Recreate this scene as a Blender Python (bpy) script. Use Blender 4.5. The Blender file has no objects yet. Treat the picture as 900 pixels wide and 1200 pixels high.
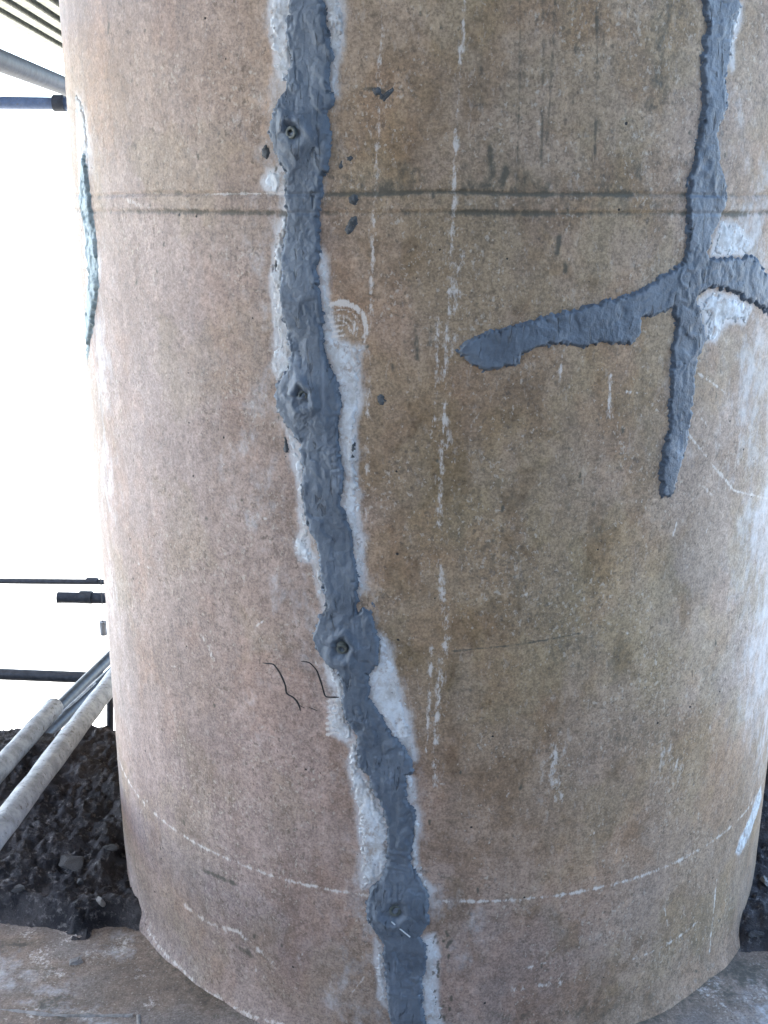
import bpy, math, random
import numpy as np
from mathutils import Vector, Matrix

random.seed(7)
sc = bpy.context.scene
COL = sc.collection

# ------------------------------------------------------------------ camera
R = 0.70                      # pier radius
D = R / 0.327428              # camera to pier axis
EYE = 0.63973 * D             # eye height above the footing
CAM = np.array([0.0, -D, EYE])
F, PITCH, YAW, ROLL = 1224.6, 0.28334, -0.056377, 0.00142
cp, sp = math.cos(PITCH), math.sin(PITCH)
FWD = np.array([math.sin(YAW) * cp, math.cos(YAW) * cp, -sp])
RGT = np.array([math.cos(YAW), -math.sin(YAW), 0.0])
UPV = np.cross(RGT, FWD)
RGT, UPV = (math.cos(ROLL) * RGT + math.sin(ROLL) * UPV,
            -math.sin(ROLL) * RGT + math.cos(ROLL) * UPV)
cd = bpy.data.cameras.new('camera')
cam = bpy.data.objects.new('camera', cd)
COL.objects.link(cam)
cd.sensor_fit = 'VERTICAL'
cd.sensor_height = 36.0
cd.sensor_width = 27.0
cd.lens = 36.0 * F / 1200.0
cd.clip_start = 0.05
cd.clip_end = 6000
cam.matrix_world = Matrix(((RGT[0], UPV[0], -FWD[0], CAM[0]),
                           (RGT[1], UPV[1], -FWD[1], CAM[1]),
                           (RGT[2], UPV[2], -FWD[2], CAM[2]),
                           (0, 0, 0, 1)))
sc.camera = cam

# ------------------------------------------------------------------ light
SUN_EL, SUN_ROT = math.radians(48), math.radians(-80)
world = bpy.data.worlds.new('World')
sc.world = world
world.use_nodes = True
wn = world.node_tree
bg = wn.nodes['Background']
sky = wn.nodes.new('ShaderNodeTexSky')
sky.sky_type = 'NISHITA'
sky.sun_disc = False
sky.sun_elevation = SUN_EL
sky.sun_rotation = SUN_ROT
sky.air_density = 1.0
sky.dust_density = 0.8
sky.ozone_density = 1.0
wn.links.new(sky.outputs[0], bg.inputs[0])
bg.inputs[1].default_value = 0.15
sd_ = bpy.data.lights.new('sun', 'SUN')
sd_.energy = 4.0
sd_.angle = math.radians(0.5)
sd_.color = (1.0, 0.95, 0.87)
sun = bpy.data.objects.new('sun', sd_)
COL.objects.link(sun)
sdir = Vector((math.sin(SUN_ROT) * math.cos(SUN_EL), math.cos(SUN_ROT) * math.cos(SUN_EL), math.sin(SUN_EL)))
sun.rotation_euler = sdir.to_track_quat('Z', 'Y').to_euler()
sun.location = (-8, 8, 12)
vs = sc.view_settings
vs.view_transform = 'Standard'
vs.look = 'None'
vs.gamma = 1.0
vs.use_curve_mapping = False
vs.exposure = 3.3
sc.render.engine = 'CYCLES'
sc.cycles.max_bounces = 4
sc.cycles.diffuse_bounces = 3
sc.cycles.glossy_bounces = 2


# ------------------------------------------------------------------ helpers
def tag(o, label=None, cat=None, group=None, kind=None):
    if label: o['label'] = label
    if cat: o['category'] = cat
    if group: o['group'] = group
    if kind: o['kind'] = kind
    return o


def ray(x, y):
    """unit-horizontal sight line of a point of the survey photograph (900 x 1200)"""
    d = FWD + (x - 450) / F * RGT - (y - 600) / F * UPV
    return d / np.hypot(d[0], d[1])


def at(x, y, dist):
    return CAM + ray(x, y) * dist


def on_z(x, y, z):
    d = ray(x, y)
    return CAM + d * ((z - CAM[2]) / d[2])


def surf(pts):
    """points on the pier surface -> (arc length u, height z)"""
    out = []
    for x, y in pts:
        d = ray(x, y)
        b = d[1] * D
        disc = b * b - D * D + R * R
        t = b - math.sqrt(max(disc, 1e-7))
        p = CAM + d * t
        out.append((R * math.atan2(p[0], -p[1]), p[2]))
    return np.array(out)


def S(u, z, h):
    th = u / R
    return np.stack([(R + h) * np.sin(th), -(R + h) * np.cos(th), z], -1)


def hash2(ix, iy, seed):
    n = (ix.astype(np.int64) * 374761393 + iy.astype(np.int64) * 668265263 + seed * 1442695041) & 0xffffffff
    n = ((n ^ (n >> 13)) * 1274126177) & 0xffffffff
    n = ((n ^ (n >> 16)) * 2246822519) & 0xffffffff
    return ((n ^ (n >> 15)) & 0xffffff).astype(np.float32) / 0xffffff


def vn(x, y, seed=0):
    xf, yf = np.floor(x), np.floor(y)
    fx, fy = (x - xf).astype(np.float32), (y - yf).astype(np.float32)
    ix, iy = xf.astype(np.int64), yf.astype(np.int64)
    fx = fx * fx * (3 - 2 * fx); fy = fy * fy * (3 - 2 * fy)
    a = hash2(ix, iy, seed); b = hash2(ix + 1, iy, seed)
    c = hash2(ix, iy + 1, seed); d = hash2(ix + 1, iy + 1, seed)
    return (a + (b - a) * fx) * (1 - fy) + (c + (d - c) * fx) * fy


def fbm(x, y, seed=0, octv=4, gain=.5):
    s = 0; a = 1; t = 0
    for i in range(octv):
        s = s + a * vn(x * 2 ** i + 17.3 * i, y * 2 ** i - 9.1 * i, seed + i)
        t += a; a *= gain
    return s / t


def sstep(a, b, x):
    t = np.clip((x - a) / (b - a), 0, 1)
    return t * t * (3 - 2 * t)


def sdist(px, py, poly):
    """signed distance to a polygon, positive inside"""
    d2 = np.full(px.shape, 1e9, np.float32)
    ins = np.zeros(px.shape, bool)
    n = len(poly)
    for i in range(n):
        ax, ay = poly[i]; bx, by = poly[(i + 1) % n]
        ex, ey = bx - ax, by - ay
        wx, wy = px - ax, py - ay
        t = np.clip((wx * ex + wy * ey) / (ex * ex + ey * ey + 1e-12), 0, 1)
        d2 = np.minimum(d2, (wx - ex * t) ** 2 + (wy - ey * t) ** 2)
        c = ((ay > py) != (by > py))
        if ey != 0:
            ins ^= c & (px < ex * (py - ay) / ey + ax)
    d = np.sqrt(d2)
    return np.where(ins, d, -d)


def ldist(px, py, line):
    d2 = np.full(px.shape, 1e9, np.float32)
    for (ax, ay), (bx, by) in zip(line[:-1], line[1:]):
        ex, ey = bx - ax, by - ay
        wx, wy = px - ax, py - ay
        t = np.clip((wx * ex + wy * ey) / (ex * ex + ey * ey + 1e-12), 0, 1)
        d2 = np.minimum(d2, (wx - ex * t) ** 2 + (wy - ey * t) ** 2)
    return np.sqrt(d2)


def mesh_np(name, co, faces, mat, smooth=True, parent=None):
    me = bpy.data.meshes.new(name)
    me.vertices.add(len(co))
    me.vertices.foreach_set('co', np.asarray(co, np.float32).ravel())
    faces = np.asarray(faces, np.int32)
    k = faces.shape[1]
    me.loops.add(faces.size)
    me.loops.foreach_set('vertex_index', faces.ravel())
    me.polygons.add(len(faces))
    me.polygons.foreach_set('loop_start', np.arange(len(faces), dtype=np.int32) * k)
    me.polygons.foreach_set('loop_total', np.full(len(faces), k, np.int32))
    me.update(calc_edges=True)
    me.validate()
    if smooth:
        me.polygons.foreach_set('use_smooth', np.ones(len(me.polygons), bool))
    if mat: me.materials.append(mat)
    o = bpy.data.objects.new(name, me)
    COL.objects.link(o)
    if parent: o.parent = parent
    return o


def grid_faces(nu, nv):
    i = np.arange(nu - 1)[None, :]; j = np.arange(nv - 1)[:, None]
    a = j * nu + i
    return np.stack([a, a + 1, a + 1 + nu, a + nu], -1).reshape(-1, 4)


def attr_f(me, name, v):
    a = me.attributes.new(name, 'FLOAT', 'POINT')
    a.data.foreach_set('value', np.asarray(v, np.float32).ravel())


def attr_c(me, name, v):
    a = me.attributes.new(name, 'FLOAT_COLOR', 'POINT')
    v = np.asarray(v, np.float32).reshape(-1, 3)
    a.data.foreach_set('color', np.concatenate([v, np.ones((len(v), 1), np.float32)], 1).ravel())


def empty(name, loc=(0, 0, 0)):
    o = bpy.data.objects.new(name, None)
    o.location = loc
    o.empty_display_size = .1
    COL.objects.link(o)
    return o


# ------------------------------------------------------------------ node helper
class NT:
    def __init__(s, name):
        s.m = bpy.data.materials.new(name)
        s.m.use_nodes = True
        s.t = s.m.node_tree
        s.b = s.t.nodes['Principled BSDF']

    def n(s, typ, **kw):
        nd = s.t.nodes.new(typ)
        for k, v in kw.items():
            setattr(nd, k, v)
        return nd

    def l(s, a, b):
        s.t.links.new(a, b)

    def coord(s, scale=(1, 1, 1), loc=(0, 0, 0)):
        tc = s.n('ShaderNodeTexCoord')
        mp = s.n('ShaderNodeMapping')
        mp.inputs['Scale'].default_value = scale
        mp.inputs['Location'].default_value = loc
        s.l(tc.outputs['Object'], mp.inputs[0])
        return mp.outputs[0]

    def noise(s, scale, detail=4, rough=.55, vec=None, dist=0):
        nd = s.n('ShaderNodeTexNoise')
        nd.inputs['Scale'].default_value = scale
        nd.inputs['Detail'].default_value = detail
        nd.inputs['Roughness'].default_value = rough
        nd.inputs['Distortion'].default_value = dist
        s.l(vec if vec is not None else s.coord(), nd.inputs['Vector'])
        return nd.outputs['Fac']

    def ramp(s, v, lo, hi, a=0., b=1.):
        nd = s.n('ShaderNodeMapRange')
        nd.interpolation_type = 'SMOOTHSTEP'
        for k, x in zip((1, 2, 3, 4), (lo, hi, a, b)):
            nd.inputs[k].default_value = x
        s.l(v, nd.inputs[0])
        return nd.outputs[0]

    def math(s, op, a, b=None):
        nd = s.n('ShaderNodeMath', operation=op)
        for k, v in ((0, a), (1, b)):
            if v is None: continue
            if isinstance(v, (int, float)): nd.inputs[k].default_value = v
            else: s.l(v, nd.inputs[k])
        return nd.outputs[0]

    def mix(s, fac, a, b, mode='MIX'):
        nd = s.n('ShaderNodeMix', data_type='RGBA', blend_type=mode)
        for sock, v in ((nd.inputs[0], fac), (nd.inputs[6], a), (nd.inputs[7], b)):
            if isinstance(v, (int, float)): sock.default_value = v
            elif isinstance(v, tuple): sock.default_value = (*v, 1)
            else: s.l(v, sock)
        return nd.outputs[2]

    def attr(s, name, out='Fac'):
        nd = s.n('ShaderNodeAttribute')
        nd.attribute_name = name
        return nd.outputs[out]

    def bump(s, h, dist, strength=1., nrm=None):
        nd = s.n('ShaderNodeBump')
        nd.inputs['Distance'].default_value = dist
        nd.inputs['Strength'].default_value = strength
        s.l(h, nd.inputs['Height'])
        if nrm: s.l(nrm, nd.inputs['Normal'])
        return nd.outputs[0]

    def done(s, col, rough=.8, nrm=None, spec=.3, metal=0.):
        if isinstance(col, tuple): s.b.inputs['Base Color'].default_value = (*col, 1)
        else: s.l(col, s.b.inputs['Base Color'])
        if isinstance(rough, (int, float)): s.b.inputs['Roughness'].default_value = rough
        else: s.l(rough, s.b.inputs['Roughness'])
        s.b.inputs['Specular IOR Level'].default_value = spec
        s.b.inputs['Metallic'].default_value = metal
        if nrm is not None: s.l(nrm, s.b.inputs['Normal'])
        return s.m


# ------------------------------------------------------------------ materials
def mat_concrete(name, flat=None):
    t = NT(name)
    base = t.attr('tint', 'Color') if flat is None else None
    c = base if base is not None else t.mix(0., flat, flat)
    fine = t.noise(80, 5, .75)
    grit = t.noise(260, 3, .7)
    v = t.math('ADD', t.ramp(fine, .3, .7, .76, 1.24), t.ramp(grit, .3, .7, -.25, .25))
    if flat is not None:
        v = t.math('ADD', v, t.ramp(t.noise(7, 5, .6), .3, .7, -.2, .2))
    vv = t.n('ShaderNodeCombineColor')
    for i in range(3): t.l(v, vv.inputs[i])
    c = t.mix(1., c, vv.outputs[0], 'MULTIPLY')
    if flat is not None:
        ru = t.ramp(t.noise(5, 5, .62, vec=t.coord((1, 1, .7), (1, 12, 4))), .48, .68, 0, .7)
        c = t.mix(ru, c, t.mix(1., c, (1.06, .84, .70), 'MULTIPLY'))
    # crisp flecks: pale lime bits and dark sand grains
    den = t.attr('flecks') if flat is None else None
    for sc_, lo, col, off in ((170, .60, (.50, .43, .345), (3, 1, 2)), (130, .60, (.11, .085, .062), (7, 7, 1))):
        nz_ = t.noise(sc_, 3, .62, vec=t.coord((1, 1, .8), off))
        if den is not None:
            nz_ = t.math('ADD', nz_, t.math('MULTIPLY', t.math('SUBTRACT', den, .75), .065))
        c = t.mix(t.ramp(nz_, lo, lo + .10, 0, .62), c, col)
    bumpv = t.math('ADD', t.math('MULTIPLY', fine, .7), t.math('MULTIPLY', grit, .35))
    if flat is None:
        # lime wash left by the grinder, and glow painted on the pier edges
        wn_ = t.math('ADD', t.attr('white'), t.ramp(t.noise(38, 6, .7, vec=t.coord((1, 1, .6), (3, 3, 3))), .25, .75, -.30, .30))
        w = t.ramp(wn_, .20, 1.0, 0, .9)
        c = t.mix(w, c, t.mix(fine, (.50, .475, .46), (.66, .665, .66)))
        ln = t.ramp(t.math('ADD', t.attr('pale'), t.ramp(t.noise(95, 5, .75, vec=t.coord((1, 1, .45), (1, 3, 3))), .34, .66, -.75, .30)), .10, .85, 0, .8)
        c = t.mix(ln, c, (.66, .60, .53))
        ds = t.ramp(t.math('ADD', t.attr('dark'), t.ramp(t.noise(75, 6, .75, vec=t.coord((1, 1, .6), (7, 3, 3))), .32, .68, -.55, .30)), .10, 1., 0, .85)
        c = t.mix(ds, c, (.085, .078, .058))
    # blow holes
    vo = t.n('ShaderNodeTexVoronoi')
    vo.inputs['Scale'].default_value = 34
    vo.inputs['Randomness'].default_value = 1
    t.l(t.coord(), vo.inputs['Vector'])
    sel = t.n('ShaderNodeSeparateColor')
    t.l(vo.outputs['Color'], sel.inputs[0])
    rad = t.ramp(sel.outputs[0], .45, 1., 0.0, .085)
    hole = t.math('SUBTRACT', rad, t.math('ADD', vo.outputs['Distance'], t.ramp(grit, .3, .7, -.012, .012)))
    hm = t.ramp(hole, 0., .022)
    c = t.mix(hm, c, (.035, .03, .028))
    bumpv = t.math('SUBTRACT', bumpv, t.math('MULTIPLY', hm, 2.))
    return t.done(c, t.ramp(fine, .3, .7, .62, .85), t.bump(bumpv, .0016, .7), .28)


def mat_sealant():
    t = NT('epoxy_putty')
    a = t.noise(14, 5, .6)
    b = t.noise(110, 5, .65)
    c0 = t.mix(t.ramp(a, .3, .7), (.072, .088, .108), (.122, .146, .174))
    c1 = t.mix(t.ramp(b, .35, .75, 0, .4), c0, (.165, .195, .23))
    g = t.ramp(t.noise(1., 5, .65, vec=t.coord((85, 85, 17), (2, 2, 2)), dist=1.2), .59, .67, 0, .75)
    c1 = t.mix(g, c1, (.032, .040, .052))
    sm = t.ramp(t.noise(1., 5, .6, vec=t.coord((40, 40, 7), (6, 1, 2))), .58, .70, 0, .6)
    c1 = t.mix(sm, c1, (.21, .245, .285))
    h = t.math('ADD', t.math('MULTIPLY', b, .6), t.math('MULTIPLY', t.noise(300, 3, .6), .25))
    h = t.math('SUBTRACT', h, t.math('MULTIPLY', g, .9))
    return t.done(c1, t.ramp(b, .3, .7, .46, .68), t.bump(h, .0030, .9), .42)


def mat_lime():
    t = NT('ground_lime')
    a = t.noise(45, 6, .7)
    b = t.noise(160, 4, .65)
    c = t.mix(t.ramp(a, .34, .66), (.42, .40, .375), (.62, .64, .645))
    c = t.mix(t.ramp(b, .55, .75, 0, .6), c, (.72, .735, .735))
    d = t.ramp(t.noise(1., 5, .72, vec=t.coord((60, 60, 45), (1, 4, 2))), .50, .66, 0, .85)
    c = t.mix(d, c, (.34, .28, .235))
    k = t.ramp(t.noise(120, 3, .6, vec=t.coord((1, 1, 1), (6, 6, 1))), .69, .75, 0, .8)
    c = t.mix(k, c, (.12, .12, .125))
    return t.done(c, .85, t.bump(t.math('ADD', a, b), .0010, .5), .2)


def mat_dirt():
    t = NT('dark_soil')
    a = t.noise(9, 7, .7)
    b = t.noise(70, 6, .7)
    c = t.mix(t.ramp(a, .35, .68), (.030, .029, .032), (.085, .078, .077))
    c = t.mix(t.ramp(b, .52, .68, 0, .8), c, (.22, .205, .195))
    return t.done(c, .9, t.bump(t.math('ADD', b, t.math('MULTIPLY', t.noise(240, 4, .7), .5)), .008, .9), .2)


def mat_simple(name, c0, c1, scale=30, rough=.6, spec=.4, metal=0., bump=.0005, wear=None):
    t = NT(name)
    a = t.noise(scale, 6, .65)
    c = t.mix(t.ramp(a, .32, .68), c0, c1)
    if wear:
        w = t.ramp(t.noise(scale * 2.3, 6, .7, vec=t.coord((1, 1, 1), (3, 7, 1))), .55, .66, 0, .85)
        c = t.mix(w, c, wear)
    return t.done(c, rough, t.bump(t.noise(scale * 6, 4, .6), bump, .6), spec, metal)


M_CON = mat_concrete('stained_pier_concrete')
M_FOOT = mat_concrete('stained_footing_concrete', (.27, .205, .155))
M_SEAL = mat_sealant()
M_LIME = mat_lime()
M_DIRT = mat_dirt()
def mat_ground():
    t = NT('sand_and_soil')
    a = t.noise(3, 6, .65)
    c = t.mix(t.ramp(a, .32, .68), (.44, .43, .405), (.54, .53, .50))
    d = t.mix(t.ramp(a, .32, .68), (.035, .033, .034), (.08, .074, .07))
    m = t.ramp(t.math('ADD', t.attr('soil'), t.ramp(a, .3, .7, -.2, .2)), .35, .65)
    return t.done(t.mix(m, c, d), .9, t.bump(t.noise(20, 5, .65), .01, .6), .2)


M_SAND = mat_ground()
M_STEEL = mat_simple('blue_grey_paint', (.018, .022, .030), (.040, .046, .060), 40, .6, .3, 0, .0005, (.07, .065, .065))
M_BLUE = mat_simple('pale_blue_paint', (.07, .11, .20), (.11, .16, .27), 40, .5, .5, 0, .0005, (.10, .11, .13))
M_GALV = mat_simple('mortar_crusted_tube', (.24, .25, .255), (.42, .43, .43), 38, .75, .35, 0, .0015, (.13, .115, .10))
M_BLACKTUBE = mat_simple('black_steel', (.018, .022, .03), (.045, .05, .06), 50, .45, .5, 0, .0004)
M_DECK = mat_simple('weathered_girder', (.13, .13, .105), (.24, .235, .185), 6, .8, .3, 0, .002, (.09, .085, .07))
M_DECKDK = mat_simple('dark_deck_slab', (.03, .03, .028), (.06, .06, .055), 5, .9, .2, 0, .002)
M_NOZ = mat_simple('nozzle_plastic', (.06, .07, .065), (.12, .125, .10), 200, .5, .45, 0, .0003, (.06, .065, .07))
M_HOLE = mat_simple('nozzle_bore', (.008, .008, .008), (.02, .02, .018), 200, .7, .2, 0, .0002)
M_SPALE = mat_simple('pale_putty', (.17, .22, .23), (.30, .36, .37), 60, .7, .35, 0, .001, (.10, .12, .12))  # paler grey-green putty for the left edge strip
M_SPLAT = mat_simple('dried_putty', (.045, .048, .048), (.10, .105, .108), 90, .8, .3, 0, .001, (.17, .15, .125))
M_INK = mat_simple('black_marker', (.010, .010, .012), (.03, .028, .028), 400, .6, .3, 0, .0001)
M_STRAW = mat_simple('dry_putty_thread', (.45, .47, .47), (.62, .64, .62), 200, .7, .3, 0, .0002)
M_ROCK = mat_simple('dusty_stone', (.05, .048, .048), (.15, .145, .14), 45, .9, .2, 0, .004, (.05, .05, .05))
M_PALEROCK = mat_simple('pale_mortar_lump', (.19, .175, .155), (.36, .335, .31), 60, .9, .2, 0, .003)
M_WIRE = mat_simple('pale_cable', (.06, .065, .07), (.10, .10, .10), 50, .6, .3)

# ------------------------------------------------------------------ outlines read off the pier
BAND_L = [(338, -70), (339, -30), (340, 0), (336, 20), (337, 53), (340, 80), (333, 92), (335, 103), (325, 123), (318, 140), (315, 153),
          (318, 163), (322, 180), (328, 193), (335, 200), (333, 230), (336, 253), (333, 277), (330, 300), (328, 333), (327, 350),
          (330, 373), (337, 383), (336, 403), (340, 413), (338, 430), (330, 440), (323, 450), (322, 463), (326, 483), (332, 495),
          (342, 507), (350, 517), (353, 540), (356, 553), (352, 567), (355, 587), (358, 607), (365, 627), (373, 643), (375, 670),
          (380, 697), (382, 713), (373, 723), (367, 742), (367, 750), (373, 765), (383, 779), (394, 785), (400, 800), (402, 829),
          (406, 846), (417, 862), (419, 883), (419, 900), (431, 908), (437, 929), (448, 946), (453, 967), (453, 1008), (448, 1025),
          (433, 1040), (430, 1054), (429, 1073), (437, 1087), (448, 1104), (450, 1137), (454, 1171), (458, 1200), (460, 1222)]
BAND_R = [(378, -70), (379, -30), (380, 0), (383, 20), (385, 40), (392, 67), (387, 80), (388, 107), (393, 115), (392, 122), (383, 133),
          (387, 147), (387, 187), (385, 200), (378, 207), (380, 233), (375, 247), (374, 277), (376, 297), (372, 317), (375, 337),
          (378, 360), (381, 367), (379, 390), (382, 413), (390, 433), (397, 450), (401, 473), (398, 493), (398, 517), (399, 537),
          (405, 553), (402, 570), (400, 590), (407, 607), (413, 627), (415, 650), (420, 670), (419, 700), (420, 717), (427, 710),
          (432, 716), (437, 703), (439, 708), (437, 720), (440, 737), (446, 748), (444, 762), (444, 779), (433, 790), (433, 817),
          (444, 833), (454, 854), (471, 871), (481, 887), (487, 904), (477, 908), (477, 937), (488, 948), (487, 967), (483, 992),
          (483, 1012), (492, 1029), (502, 1046), (503, 1079), (492, 1096), (500, 1108), (500, 1133), (494, 1154), (498, 1192), (499, 1222)]
MAIN = surf(BAND_L + BAND_R[::-1])
CROSS = surf([(820, -70), (822, 0), (827, 31), (821, 67), (822, 133), (813, 178), (804, 218), (804, 267), (801, 307), (773, 324), (744, 341),
              (706, 353), (655, 366), (621, 375), (575, 387), (537, 404), (536, 410), (550, 427), (566, 435), (604, 429),
              (611, 415), (647, 404), (676, 406), (685, 408), (706, 400), (731, 406), (750, 396), (752, 374), (773, 368),
              (788, 360), (790, 385), (787, 410), (785, 461), (783, 503), (775, 533), (772, 575), (775, 584), (786, 581),
              (790, 571), (797, 546), (809, 499), (813, 461), (816, 423), (828, 398), (822, 372), (816, 349), (828, 337),
              (854, 341), (875, 353), (892, 362), (900, 370), (925, 392), (946, 420), (952, 400), (930, 356), (900, 326), (887, 305), (875, 296), (870, 303), (832, 299),
              (828, 296), (836, 271), (849, 240), (851, 218), (842, 191), (841, 156), (851, 120), (849, 89), (856, 58),
              (856, 27), (869, 9), (867, 0), (864, -70)])
EDGEB = surf([(98, 180), (101, 180), (104, 214), (109, 245), (114, 290), (116, 335), (111, 380), (105, 412), (100, 434),
              (102, 410), (104, 365), (106, 320), (100, 260), (96, 230)])
PORTS = surf([(347, 155), (357, 463), (402, 757), (463, 1065)])
SPLATS = [[(437, 105), (444, 103), (449, 110), (456, 106), (461, 100), (463, 106), (456, 112), (450, 119), (443, 113), (436, 110)],
          [(406, 184), (412, 180), (416, 186), (411, 191), (405, 189)],
          [(396, 194), (400, 189), (402, 198), (398, 200)],
          [(306, 174), (312, 170), (317, 178), (313, 188), (307, 182)],
          [(405, 264), (412, 254), (420, 252), (418, 262), (411, 275), (409, 277), (405, 276)],
          [(440, 464), (446, 460), (452, 468), (449, 477), (442, 472)],
          [(411, 520), (416, 518), (416, 536), (412, 538)],
          [(333, 513), (336, 512), (338, 530), (335, 536), (333, 524)],
          [(322, 300), (327, 292), (326, 312), (323, 320)],
          [(409, 233), (416, 228), (422, 234), (416, 240), (410, 238)]]
WHITES = [
    [(318, -70), (342, -70), (342, 0), (340, 80), (333, 92), (328, 90), (320, 65), (316, 20)],
    [(382, -70), (394, -70), (398, 0), (402, 40), (396, 70), (394, 110), (386, 110), (384, 0)],
    [(308, 213), (318, 200), (330, 195), (340, 200), (338, 228), (325, 226), (310, 222)],
    [(338, 230), (329, 260), (322, 288), (318, 320), (320, 360), (323, 395), (320, 430), (326, 446), (344, 430), (340, 380), (332, 300), (338, 253)],
    [(372, 290), (379, 300), (384, 330), (387, 357), (390, 385), (394, 402), (412, 406), (426, 406), (422, 420), (421, 470), (417, 500),
     (419, 540), (420, 600), (424, 640), (426, 690), (420, 700), (412, 640), (402, 600), (398, 560), (396, 500), (400, 470), (394, 440), (378, 400), (376, 340)],
    [(333, 495), (345, 510), (354, 540), (357, 590), (362, 640), (374, 662), (380, 697), (384, 714), (378, 716), (372, 690), (366, 660), (350, 655), (346, 640), (353, 620), (348, 560), (340, 520)],
    [(442, 742), (453, 750), (463, 790), (475, 830), (483, 870), (486, 890), (470, 872), (443, 834), (430, 814), (430, 790), (440, 778)],
    [(380, 778), (392, 784), (402, 800), (404, 830), (408, 850), (416, 868), (404, 868), (390, 858), (386, 830), (393, 810)],
    [(410, 872), (419, 868), (422, 905), (440, 930), (455, 970), (455, 1008), (448, 1025), (432, 1040), (425, 1040), (424, 1000), (419, 950), (411, 910)],
    [(472, 903), (485, 912), (485, 935), (478, 946), (474, 930)],
    [(484, 945), (491, 955), (488, 990), (494, 1026), (508, 1044), (500, 1050), (480, 1012), (484, 967)],
    [(440, 1100), (446, 1108), (450, 1137), (456, 1185), (444, 1170), (441, 1130)],
    [(495, 1100), (508, 1095), (514, 1120), (508, 1150), (512, 1180), (526, 1215), (496, 1215), (492, 1154)],
    [(863, 998), (867, 986), (877, 963), (885, 940), (891, 924), (892, 936), (885, 960), (878, 978), (868, 1001)],
    [(845, 262), (862, 262), (884, 286), (872, 298), (834, 297), (838, 280)],
    [(820, 352), (836, 342), (862, 350), (880, 362), (874, 378), (850, 376), (838, 400), (830, 396), (826, 370)],
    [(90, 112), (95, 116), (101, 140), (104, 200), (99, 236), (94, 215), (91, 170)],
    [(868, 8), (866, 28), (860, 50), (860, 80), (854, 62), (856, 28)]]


# ------------------------------------------------------------------ pier surface relief
ZJ1 = EYE + 0.0087825 * D      # upper and lower edge of the shutter joint
ZJ2 = EYE - 0.0028366 * D
ZR2 = EYE - 0.500983 * D       # chalked level line


def relief(u, z):
    h = (fbm(u * 7, z * 5, 11, 4) - .5) * .0030 + (fbm(u * 70, z * 60, 21, 2) - .5) * .0007
    w = (vn(u * 9, z * 0 + 3, 5) - .5) * .006
    j1 = np.exp(-((z - ZJ1 - w) / .0022) ** 2)
    j2 = np.exp(-((z - ZJ2 - w * .6) / .0022) ** 2)
    a1 = .45 + .8 * vn(u * 14, z * 0 + 9, 6)
    h = h - .0024 * j1 * a1 - .0018 * j2 * (.4 + .8 * vn(u * 11, z * 0 + 4, 8))
    h = h + .0010 * sstep(ZJ2, ZJ2 + .004, z) * (1 - sstep(ZJ1 - .004, ZJ1, z))
    # cove of mortar at the foot
    foot = .030 + .03 * vn(u * 8, z * 0 + 2, 41)
    h = h + np.where(z < foot, .012 * (1 - z / foot) ** 2, 0) * (.5 + .9 * vn(u * 18, z * 30, 44))
    return h


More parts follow.
